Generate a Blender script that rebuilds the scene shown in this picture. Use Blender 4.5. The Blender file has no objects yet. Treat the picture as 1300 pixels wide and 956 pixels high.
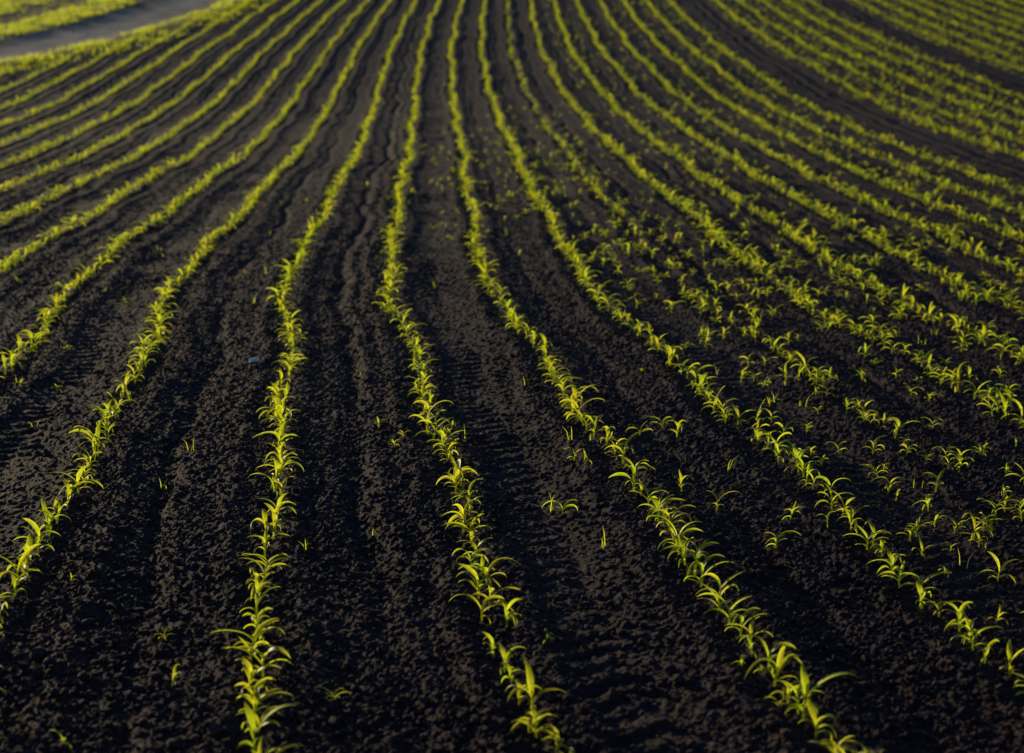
import bpy, math, numpy as np
from mathutils import Vector
rng = np.random.default_rng(7)
S = 0.75

# ---------------------------------------------------------------- noise helpers
def _h(ix, iy, s):
    n = (ix.astype(np.int64)*374761393 + iy.astype(np.int64)*668265263 + s*2246822519) & 0xFFFFFFFF
    n = ((n ^ (n >> 13))*1274126177) & 0xFFFFFFFF
    n = ((n ^ (n >> 16))*2654435761) & 0xFFFFFFFF
    return ((n ^ (n >> 15)) & 0xFFFFFF)/float(0xFFFFFF)
def vnoise(x, y, s=0):
    ix = np.floor(x); iy = np.floor(y); fx = x-ix; fy = y-iy
    ix = ix.astype(np.int64); iy = iy.astype(np.int64)
    fx = fx*fx*(3-2*fx); fy = fy*fy*(3-2*fy)
    a=_h(ix,iy,s); b=_h(ix+1,iy,s); c=_h(ix,iy+1,s); d=_h(ix+1,iy+1,s)
    return (a*(1-fx)+b*fx)*(1-fy)+(c*(1-fx)+d*fx)*fy*1.0 - 0.5
def clods(x, y, size, dens, s):
    px = x/size; py = y/size
    ix = np.floor(px).astype(np.int64); iy = np.floor(py).astype(np.int64)
    out = np.zeros_like(px)
    for dx in (-1,0,1):
        for dy in (-1,0,1):
            cx = ix+dx; cy = iy+dy
            ox = cx+_h(cx,cy,s); oy = cy+_h(cx,cy,s+1); r = 0.22+0.6*_h(cx,cy,s+2)**1.5
            on = _h(cx,cy,s+3) < dens
            d2 = ((px-ox)**2*(0.7+0.8*_h(cx,cy,s+4))+(py-oy)**2)/(r*r)
            out = np.maximum(out, np.where(on, r*np.sqrt(np.clip(1-d2,0,1)), 0))
    return out

# ---------------------------------------------------------------- terrain
PY = np.array([-200,0,4.7,7.4,9.7,12,15.7,19.3,24.4,29,33.6,42.4,50,57.3,70,100,200,500.])
PZ = np.array([0,0,0,-.04,-.07,-.07,-.04,-.01,.03,.17,.38,1.11,1.85,2.62,4.0,7.3,18,45.])
CY = np.array([-200,0,4.75,6.04,7.41,8.58,9.70,10.72,11.95,13.48,15.73,19.3,24.4,29,33.6,42.4,50,57.3,70,100,500.])
CX = np.array([20,.55,.01,-.13,-.311,-.467,-.585,-.719,-.854,-.985,-1.108,-1.265,-1.469,-1.68,-1.90,-2.25,-2.37,-2.40,-2.35,-2.0,0.])
gy = np.arange(-220,520,0.2)
def smooth(v,n):
    k=np.ones(n)/n
    for _ in range(2):
        v=np.convolve(np.pad(v,(n//2,n//2),'edge'),k,'valid')
    return v
gz = smooth(np.interp(gy,PY,PZ),21)
gc = smooth(np.interp(gy,CY,CX),7)+0.022*np.sin(gy*1.9+1)+0.02*np.sin(gy*0.83)
def prof(Y): return np.interp(Y,gy,gz)
def rowc(Y): return np.interp(Y,gy,gc)
RY=[-200,20,30,38,42,47,52,57,70,100,500]; RX=[-60,-23,-17.5,-14.3,-12.9,-11.8,-11.1,-10.7,-10.3,-9.8,-9]
gr = smooth(np.interp(gy,RY,RX),15)
def road(Y): return np.interp(Y,gy,gr)

def base(X,Y):
    z = prof(Y)
    z = z - 0.035*np.clip(X-0.8,0,12)*np.clip(1-(Y-14)/25,0,1)
    z = z + 0.05*vnoise(X/5,Y/7,3)*np.clip(Y/20,0,1)
    return z
def struct(X,Y):
    """furrows, planter marks and tyre tracks, parallel to the rows"""
    u = (X-rowc(Y))/S
    fr = u-np.round(u)
    wob = 0.16*vnoise(X*0.9,Y*0.9,5)+0.08*vnoise(X*3,Y*3,8)
    z = 0.014*np.exp(-((np.abs(fr+wob)-0.17)/0.07)**2)
    z -= 0.008*np.exp(-(fr/0.06)**2)
    k = np.floor(u).astype(np.int64)
    h1 = _h(k,k*0,11); h2=_h(k,k*0,12)
    f2 = u-k
    am = np.clip(0.8+1.2*vnoise(X/1.0,Y/1.6,9),0.2,1.3)
    z -= am*(0.008+0.015*h1)*np.exp(-((f2-0.42-0.12*h2+wob)/0.06)**2)
    z += am*0.014*h2*np.exp(-((f2-0.66+wob)/0.06)**2)
    tr = np.zeros_like(u)
    for c in (0.5,2.45,-2.5,-4.5,8.5,6.5,-8.5):
        d = (u-c)*S
        m = 1/(1+np.exp((np.abs(d)-0.18)/0.03))
        ph = Y+np.abs(d)*0.8+0.07*vnoise(X/.2,Y/.2,6)
        lug = np.sin(ph*2*np.pi/0.13)
        lug = np.tanh(lug*1.6)+.8*vnoise(X/.07,Y/.05,33)
        fade = np.clip(0.6+1.8*vnoise(X/0.6,Y/0.6,17),0,1)
        z = z*(1-0.5*m) - m*0.008 + m*lug*0.0062*fade
        tr = np.maximum(tr,m)
    inf = 1/(1+np.exp(-(X-road(Y)-2.0)/0.2))
    return z*inf, tr*inf, inf
def height(X,Y,detail=True):
    z = base(X,Y); st,tr,inf = struct(X,Y)
    z = z+st
    z = z+0.013*vnoise(X/0.6,Y/0.6,21)+0.009*vnoise(X/0.2,Y/0.2,22)
    rd = X-road(Y)
    rm = np.exp(-(rd/1.1)**4)
    z = z - 0.04*rm + 0.03*np.exp(-((np.abs(rd)-1.8)/0.5)**2)
    if detail:
        a = (1-0.5*tr)*(1-0.8*rm)
        f = np.clip(1.3-Y/30,0.25,1)
        big = 0.15+1.5*np.clip(vnoise(X/1.1,Y/1.1,31)+0.18,0,1)
        z = z + a*big*0.017*clods(X,Y,0.10,0.22,41)
        z = z + a*f*0.010*clods(X+.3,Y,0.042,0.40,51)
        z = z + a*f*0.012*clods(X,Y+.7,0.020,0.8,61)
        z = z + f*(1-.3*tr)*0.009*vnoise(X/0.014,Y/0.014,71)
    return z

NY=1150; NXI=980; NXO=36
ys = np.concatenate([-np.geomspace(150,1.5,26), np.linspace(-1,2.3,12), np.geomspace(2.9,90,NY), np.geomspace(95,480,40)])
ti = np.linspace(-1,1,NXI)
Yg = np.repeat(ys[:,None],NXI+2*NXO,1)
hw = 0.35*np.clip(np.abs(ys),3,None)+0.5
inner = hw[:,None]*ti[None,:]
q = (np.arange(1,NXO+1)/NXO)**2.2
right = hw[:,None]+(320)*q[None,:]
Xg = np.concatenate([-right[:,::-1],inner,right],1)
Zg = height(Xg.ravel(),Yg.ravel())
nr,nc = Xg.shape
co = np.stack([Xg.ravel(),Yg.ravel(),Zg],1)
idx = np.arange(nr*nc).reshape(nr,nc)
quads = np.stack([idx[:-1,:-1],idx[:-1,1:],idx[1:,1:],idx[1:,:-1]],-1).reshape(-1,4)

def mk_mesh(name, co, quads, mat, smoothf=True, attrs=None):
    n=quads.shape[1]
    me = bpy.data.meshes.new(name)
    me.vertices.add(len(co)); me.vertices.foreach_set('co',co.astype(np.float32).ravel())
    me.loops.add(quads.size); me.loops.foreach_set('vertex_index',quads.astype(np.int32).ravel())
    me.polygons.add(len(quads)); me.polygons.foreach_set('loop_start',(np.arange(len(quads))*n).astype(np.int32))
    me.update(calc_edges=True)
    me.polygons.foreach_set('use_smooth',np.full(len(quads),smoothf))
    if attrs:
        for k,v in attrs.items():
            a=me.attributes.new(k,'FLOAT','POINT'); a.data.foreach_set('value',v.astype(np.float32))
    me.materials.append(mat); me.update()
    ob=bpy.data.objects.new(name,me); bpy.context.scene.collection.objects.link(ob)
    return ob

# ---------------------------------------------------------------- materials
def newmat(n):
    m=bpy.data.materials.new(n); m.use_nodes=True; nt=m.node_tree; nt.nodes.clear()
    return m,nt,nt.nodes.new,nt.links.new
def soil_mat(name, attr=True, k=1.0):
    m,nt,N,L=newmat(name)
    out=N('ShaderNodeOutputMaterial'); p=N('ShaderNodeBsdfPrincipled')
    geo=N('ShaderNodeNewGeometry')
    n1=N('ShaderNodeTexNoise'); n1.inputs['Scale'].default_value=1.3; n1.inputs['Detail'].default_value=6
    n2=N('ShaderNodeTexNoise'); n2.inputs['Scale'].default_value=75; n2.inputs['Detail'].default_value=8; n2.inputs['Roughness'].default_value=.8
    for n in (n1,n2): L(geo.outputs['Position'],n.inputs['Vector'])
    r1=N('ShaderNodeValToRGB'); r1.color_ramp.elements[0].position=.3; r1.color_ramp.elements[1].position=.75
    r1.color_ramp.elements[0].color=(.0165*k,.0120*k,.0145*k,1); r1.color_ramp.elements[1].color=(.033*k,.0225*k,.0240*k,1)
    r2=N('ShaderNodeValToRGB'); r2.color_ramp.elements[0].position=.40; r2.color_ramp.elements[1].position=.66
    r2.color_ramp.elements[0].color=(.32,.32,.36,1); r2.color_ramp.elements[1].color=(3.3,2.6,2.25,1)
    L(n1.outputs['Fac'],r1.inputs['Fac']); L(n2.outputs['Fac'],r2.inputs['Fac'])
    mu=N('ShaderNodeMix'); mu.data_type='RGBA'; mu.blend_type='MULTIPLY'; mu.inputs['Factor'].default_value=1; mu.clamp_result=False
    L(r1.outputs['Color'],mu.inputs['A']); L(r2.outputs['Color'],mu.inputs['B'])
    last=mu.outputs['Result']
    if attr:
        at=N('ShaderNodeAttribute'); at.attribute_name='road'
        mr=N('ShaderNodeMix'); mr.data_type='RGBA'; L(at.outputs['Fac'],mr.inputs['Factor'])
        L(last,mr.inputs['A']); mr.inputs['B'].default_value=(.27,.245,.225,1); last=mr.outputs['Result']
    L(last,p.inputs['Base Color']); p.inputs['Roughness'].default_value=.9
    p.inputs['Specular IOR Level'].default_value=.12
    n3=N('ShaderNodeTexNoise'); n3.inputs['Scale'].default_value=150; n3.inputs['Detail'].default_value=6; n3.inputs['Roughness'].default_value=.75
    L(geo.outputs['Position'],n3.inputs['Vector'])
    b=N('ShaderNodeBump'); b.inputs['Strength'].default_value=1.0; b.inputs['Distance'].default_value=.010
    L(n3.outputs['Fac'],b.inputs['Height']); L(b.outputs['Normal'],p.inputs['Normal'])
    L(p.outputs[0],out.inputs[0]); return m
def leaf_mat(name, dcol, tcol, dcol2, tcol2, tf=.66):
    m,nt,N,L=newmat(name)
    out=N('ShaderNodeOutputMaterial')
    at=N('ShaderNodeAttribute'); at.attribute_name='rnd'
    am=N('ShaderNodeAttribute'); am.attribute_name='mid'
    def mix(a,b,f):
        x=N('ShaderNodeMix'); x.data_type='RGBA'; L(f,x.inputs['Factor']); 
        x.inputs['A'].default_value=(*a,1); x.inputs['B'].default_value=(*b,1); return x.outputs['Result']
    dc=mix(dcol,dcol2,at.outputs['Fac']); tc=mix(tcol,tcol2,at.outputs['Fac'])
    geo=N('ShaderNodeNewGeometry'); no=N('ShaderNodeTexNoise'); no.inputs['Scale'].default_value=60; L(geo.outputs['Position'],no.inputs['Vector'])
    rr=N('ShaderNodeMapRange'); rr.inputs['From Min'].default_value=.3; rr.inputs['From Max'].default_value=.7; rr.inputs['To Min'].default_value=.75; rr.inputs['To Max'].default_value=1.1
    L(no.outputs['Fac'],rr.inputs['Value'])
    mm=N('ShaderNodeMath'); mm.operation='MULTIPLY_ADD'; L(am.outputs['Fac'],mm.inputs[0]); mm.inputs[1].default_value=-.35; mm.inputs[2].default_value=1.0
    m2=N('ShaderNodeMath'); m2.operation='MULTIPLY'; L(mm.outputs[0],m2.inputs[0]); L(rr.outputs[0],m2.inputs[1])
    sc=N('ShaderNodeVectorMath'); sc.operation='SCALE'; L(tc,sc.inputs[0]); L(m2.outputs[0],sc.inputs['Scale'])
    p=N('ShaderNodeBsdfPrincipled'); L(dc,p.inputs['Base Color']); p.inputs['Roughness'].default_value=.42; p.inputs['Specular IOR Level'].default_value=.3
    t=N('ShaderNodeBsdfTranslucent'); L(sc.outputs[0],t.inputs['Color'])
    ms=N('ShaderNodeMixShader'); ms.inputs[0].default_value=tf; L(p.outputs[0],ms.inputs[1]); L(t.outputs[0],ms.inputs[2])
    L(ms.outputs[0],out.inputs[0]); return m
soil=soil_mat('soil'); clodm=soil_mat('soil_clod',False,1.6)
corn=leaf_mat('corn_leaf',(.09,.13,.012),(.78,.98,.035),(.17,.19,.012),(1.0,1.0,.04))
grassm=leaf_mat('grass_blade',(.10,.15,.010),(.66,.86,.022),(.17,.18,.012),(.92,.92,.025))
stonem,nt_,N_,L_=newmat('pale_stone')
o_=N_('ShaderNodeOutputMaterial'); p_=N_('ShaderNodeBsdfPrincipled'); t_=N_('ShaderNodeTexNoise'); t_.inputs['Scale'].default_value=40
r_=N_('ShaderNodeValToRGB'); r_.color_ramp.elements[0].color=(.55,.53,.5,1); r_.color_ramp.elements[1].color=(.8,.78,.74,1)
L_(t_.outputs['Fac'],r_.inputs['Fac']); L_(r_.outputs['Color'],p_.inputs['Base Color']); L_(p_.outputs[0],o_.inputs[0])

rd = np.exp(-((Xg.ravel()-road(Yg.ravel()))/1.35)**4)*np.clip(.85+.8*vnoise(Xg.ravel()/.5,Yg.ravel()/.9,91),0,1)
mk_mesh('ground',co,quads,soil,False,{'road':rd})

# ---------------------------------------------------------------- soil clods (loose lumps)
phi=(1+5**.5)/2
ico=np.array([(-1,phi,0),(1,phi,0),(-1,-phi,0),(1,-phi,0),(0,-1,phi),(0,1,phi),(0,-1,-phi),(0,1,-phi),(phi,0,-1),(phi,0,1),(-phi,0,-1),(-phi,0,1)])/np.sqrt(1+phi*phi)
icf=np.array([(0,11,5),(0,5,1),(0,1,7),(0,7,10),(0,10,11),(1,5,9),(5,11,4),(11,10,2),(10,7,6),(7,1,8),(3,9,4),(3,4,2),(3,2,6),(3,6,8),(3,8,9),(4,9,5),(2,4,11),(6,2,10),(8,6,7),(9,8,1)])
n=120000
Y=2.8+22*rng.random(n)**1.6; X=(rng.random(n)*2-1)*(0.38*Y+.4)
_,tr,_=struct(X,Y)
keep=rng.random(n)>tr*.5; X=X[keep];Y=Y[keep]; n=len(X)
r=0.0022+0.013*rng.random(n)**8+0.003*rng.random(n)
Z=height(X,Y)
V=ico[None]*(r[:,None,None]*(1+.5*(rng.random((n,12,1))-.5)))*(0.7+.6*rng.random((n,1,3)))
ang=rng.random(n)*6.28; c,s=np.cos(ang)[:,None],np.sin(ang)[:,None]
V=np.stack([V[...,0]*c-V[...,1]*s,V[...,0]*s+V[...,1]*c,V[...,2]*.8],-1)+np.stack([X,Y,Z+r*.25],1)[:,None]
F=(icf[None]+12*np.arange(n)[:,None,None]).reshape(-1,3)
mk_mesh('soil_clods',V.reshape(-1,3),F,clodm,False)
# the one pale stone lying between two rows
sx,sy=-1.50,9.75
sv=ico*(1+.45*(rng.random((12,1))-.5))*np.array([.034,.026,.022])+np.array([sx,sy,float(height(np.array([sx]),np.array([sy]))[0])+.016])
mk_mesh('stone',sv,icf,stonem,False)

# ---------------------------------------------------------------- corn seedlings
def leaf(seg,length,width,az,e0,e1,z0,twist,r):
    t=np.linspace(0,1,seg+1)
    el=e0+(e1-e0)*t**1.15
    ds=length/seg
    h=np.concatenate([[0],np.cumsum(np.cos((el[1:]+el[:-1])/2)*ds)])
    v=np.concatenate([[0],np.cumsum(np.sin((el[1:]+el[:-1])/2)*ds)])+z0
    w=width*np.clip(np.minimum(0.35+t*2.0,1)*(1-t**2.4),0.02,None)
    a=az+twist*t**1.5
    ca,sa=np.cos(a),np.sin(a)
    dx=np.concatenate([[0],np.cumsum(np.diff(h)*ca[1:])]); dy=np.concatenate([[0],np.cumsum(np.diff(h)*sa[1:])])
    roll=r*t
    px,py=-sa,ca
    nx,ny,nz=-np.sin(el)*ca,-np.sin(el)*sa,np.cos(el)
    ex=px*np.cos(roll)+nx*np.sin(roll); ey=py*np.cos(roll)+ny*np.sin(roll); ez=nz*np.sin(roll)
    lift=.26*w
    ctr=np.stack([dx,dy,v],1); E=np.stack([ex,ey,ez],1)*w[:,None]*.5; Nn=np.stack([nx,ny,nz],1)*lift[:,None]
    Lf=ctr-E+Nn; Rt=ctr+E+Nn
    P=np.stack([Lf,ctr,Rt],1).reshape(-1,3)
    mid=np.tile([0,1,0],seg+1)
    q=[]
    for i in range(seg):
        for j in (0,1):
            b=i*3+j; q.append((b,b+1,b+4,b+3))
    return P,np.array(q),mid
def plant(seed,seg):
    g=np.random.default_rng(seed)
    Ps=[];Qs=[];Ms=[];off=0
    nl=g.integers(4,7); az0=g.random()*6.28
    hst=g.uniform(.03,.055)
    for i in range(nl):
        f=i/(nl-1)
        L=g.uniform(.10,.14)*(0.6+.75*f if f<.8 else 0.8)
        W=g.uniform(.014,.019)*(.8+.4*f)
        az=az0+math.pi*(i%2)+g.normal(0,.5)
        e0=math.radians(g.uniform(38,60)+22*f); e1=math.radians(g.uniform(-95,-35)+ (40*f if f<.9 else 60))
        P,Q,M=leaf(seg,L,W,az,e0,e1,hst*(.25+.75*f),g.normal(0,.5),g.normal(0,.7))
        Ps.append(P);Qs.append(Q+off);Ms.append(M);off+=len(P)
    k=5; zz=[-.02,hst*.5,hst*1.25]; rr=[.0042,.0038,.0018]
    P=[];Q=[]
    for a,(z,r_) in enumerate(zip(zz,rr)):
        for b in range(k): P.append((r_*math.cos(b*2*math.pi/k),r_*math.sin(b*2*math.pi/k),z))
    for a in range(2):
        for b in range(k): Q.append((a*k+b,a*k+(b+1)%k,(a+1)*k+(b+1)%k,(a+1)*k+b))
    Ps.append(np.array(P));Qs.append(np.array(Q)+off);Ms.append(np.ones(len(P))*.6)
    return np.concatenate(Ps),np.concatenate(Qs),np.concatenate(Ms)

pts=[]
for k in range(-22,40):
    y=2.6+rng.random()*.1
    while y<82:
        x=float(rowc(y))+k*S+0.05*float(vnoise(np.array([y/1.3]),np.array([k*7.3]),88)[0])
        if k<=-2: x-=.09          # wider gap where two planter passes meet
        y+=(.112+rng.normal(0,.032)) if rng.random()>.06 else .24
        if abs(x)>.36*y+1.6: continue
        rdx=x-float(road(y))
        if rdx<2.0: continue
        if k in (11,17): continue
        pr=1.0
        if k==3:
            g=float(vnoise(np.array([y/1.6+3.3]),np.array([.5]),77)[0])
            pr=.25 if y<17 else .5
            if 8.2<y<12.5: pr=.8 if g>-.12 else .15
        if k==4 and y<8: pr=.7
        if k>4 and y<9: pr=.8
        if rng.random()>pr: continue
        jit=.014 if k<3 else .026
        sc=.93+.17*rng.normal()
        if k==3: sc*=.85
        pts.append((x+rng.normal(0,jit),y,sc))
for _ in range(600):
    y=5.0+12*rng.random()**1.2; u=2.2+5.5*rng.random()
    pts.append((float(rowc(y))+u*S,y,rng.uniform(.45,.95)))
for _ in range(400):
    y=rng.normal(22,5); u=rng.normal(2.6,1.3)
    if y>14: pts.append((float(rowc(y))+u*S,y,rng.uniform(.35,.7)))
# a handful of strays just right of the centre row, close by
for _ in range(12):
    y=rng.uniform(5.4,8.2); u=rng.uniform(.45,1.9)
    pts.append((float(rowc(y))+u*S,y,rng.uniform(.6,.9)))
for _ in range(60):
    y=4+16*rng.random(); pts.append(((rng.random()*2-1)*.35*y,y,rng.uniform(.3,.55)))
for _ in range(22000):
    y=16+64*rng.random()**.7; x=(rng.random()*.36)*y
    u=(x-float(rowc(y)))/S
    if u>4.5 and abs(u-11)>.6 and abs(u-17)>.5:
        pr=.15 if u<8 else (.3 if u<11 else .6)
        if rng.random()<pr: pts.append((x,y,rng.uniform(.5,.85)))
pts=np.array(pts); print('plants',len(pts))

def scatter(pts,seg,nvar,seed0):
    cos=[];qs=[];ms=[];rs=[];off=0
    var=rng.integers(0,nvar,len(pts))
    Zb=height(pts[:,0],pts[:,1],False)
    for v in range(nvar):
        P,Q,M=plant(seed0+v,seg); sel=np.where(var==v)[0]
        if len(sel)==0: continue
        n=len(sel); a=rng.random(n)*6.283; c,s=np.cos(a)[:,None],np.sin(a)[:,None]
        sc=np.clip(pts[sel,2],.3,1.5)[:,None]
        tx=rng.normal(.05,.1,n)[:,None]; ty=rng.normal(0,.1,n)[:,None]
        zc=P[None,:,2]*sc*rng.uniform(.85,1.2,n)[:,None]
        x=(P[None,:,0]*c-P[None,:,1]*s)*sc+zc*tx; y=(P[None,:,0]*s+P[None,:,1]*c)*sc+zc*ty
        W=np.stack([x+pts[sel,0:1],y+pts[sel,1:2],zc+Zb[sel][:,None]+.004],-1)
        cos.append(W.reshape(-1,3)); qs.append((Q[None]+len(P)*np.arange(n)[:,None,None]).reshape(-1,4)+off)
        ms.append(np.tile(M,n)); rs.append(np.repeat(rng.random(n),len(P))); off+=n*len(P)
    return np.concatenate(cos),np.concatenate(qs),np.concatenate(ms),np.concatenate(rs)
near=pts[pts[:,1]<16]; far=pts[pts[:,1]>=16]
A=scatter(near,9,40,100); B=scatter(far,4,24,500)
C=np.concatenate([A[0],B[0]]); Q=np.concatenate([A[1],B[1]+len(A[0])])
mk_mesh('corn_seedlings',C,Q,corn,True,{'mid':np.concatenate([A[2],B[2]]),'rnd':np.concatenate([A[3],B[3]])})

# ---------------------------------------------------------------- grass verge by the track
def blades(X,Y,hmin,hmax,wd):
    n=len(X); Z=height(X,Y,False)
    a=rng.random(n)*6.283; hh=rng.uniform(hmin,hmax,n); ln=hh*rng.uniform(.2,.8,n); b=a+rng.normal(0,.6,n)
    d=np.stack([np.cos(b),np.sin(b)],1); p=np.stack([-np.sin(a),np.cos(a)],1)*wd
    P=np.stack([X,Y],1)
    def v(pp,z): return np.concatenate([pp,z[:,None]],1)
    V=np.stack([v(P-p,Z-.01),v(P+p,Z-.01),v(P+p*.8+d*ln[:,None]*.35,Z+hh*.6),v(P-p*.8+d*ln[:,None]*.35,Z+hh*.6),
                v(P+p*.1+d*ln[:,None],Z+hh),v(P-p*.1+d*ln[:,None],Z+hh)],1)
    Q=np.array([(0,1,2,3),(3,2,4,5)])[None]+6*np.arange(n)[:,None,None]
    return V.reshape(-1,3),Q.reshape(-1,4),n
n=150000
Y=26+50*rng.random(n); R=road(Y)
X=R+rng.uniform(-9,3.1,n); o=X-R
dens=np.where(np.abs(o)<1.3,.0,np.where(o>0,np.clip(1.3-(o-1)/2,0.2,1),np.where(o>-3,.9,np.where(o>-4.2,.05,.75))))
dens=dens*np.clip(.65+2.2*vnoise(X/.8,Y/.8,200),.05,1)
k=(rng.random(n)<dens)&(X>-.40*Y-1.5)
V,Q,n=blades(X[k],Y[k],.04,.13,.007)
mk_mesh('grass_verge',V,Q,grassm,True,{'mid':np.zeros(n*6),'rnd':np.repeat(rng.random(n),6)})
# thin weed blades standing alone between the rows
tx=[];ty=[]
for _ in range(45):
    y=5.5+13*rng.random(); x=(rng.random()*2-1)*.3*y
    m=rng.integers(2,5); tx+=list(x+rng.normal(0,.010,m)); ty+=list(y+rng.normal(0,.010,m))
V,Q,n=blades(np.array(tx),np.array(ty),.03,.08,.0018)
mk_mesh('grass_weeds',V,Q,grassm,True,{'mid':np.zeros(n*6),'rnd':np.repeat(rng.random(n),6)})

# ---------------------------------------------------------------- light
EL,AZ=9.5,-38.0
sd=Vector((math.sin(math.radians(AZ))*math.cos(math.radians(EL)),math.cos(math.radians(AZ))*math.cos(math.radians(EL)),math.sin(math.radians(EL))))
sl=bpy.data.lights.new('sun','SUN'); sl.energy=5.0; sl.angle=math.radians(.5); sl.color=(1,.82,.50)
so=bpy.data.objects.new('sun',sl); so.rotation_euler=sd.to_track_quat('Z','Y').to_euler(); bpy.context.scene.collection.objects.link(so); so.location=(-20,20,15)
w=bpy.data.worlds.new('World'); bpy.context.scene.world=w; w.use_nodes=True
nt=w.node_tree; bg=nt.nodes['Background']; sky=nt.nodes.new('ShaderNodeTexSky'); sky.sky_type='NISHITA'; sky.sun_disc=False
sky.sun_elevation=math.radians(EL); sky.sun_rotation=math.radians(AZ%360); sky.ozone_density=4.5
nt.links.new(sky.outputs[0],bg.inputs[0]); bg.inputs[1].default_value=.11

# ---------------------------------------------------------------- camera
cd=bpy.data.cameras.new('camera'); cd.sensor_width=36; cd.lens=60; cd.clip_end=2000; cd.clip_start=.05
cam=bpy.data.objects.new('camera',cd); cam.location=(0,0,1.89)
cam.rotation_euler=(math.radians(90-11.7),0,0)
cd.dof.use_dof=True; cd.dof.focus_distance=7.0; cd.dof.aperture_fstop=2.6
bpy.context.scene.collection.objects.link(cam); bpy.context.scene.camera=cam
bpy.context.scene.view_settings.view_transform='Standard'; bpy.context.scene.view_settings.look='None'; bpy.context.scene.view_settings.exposure=0
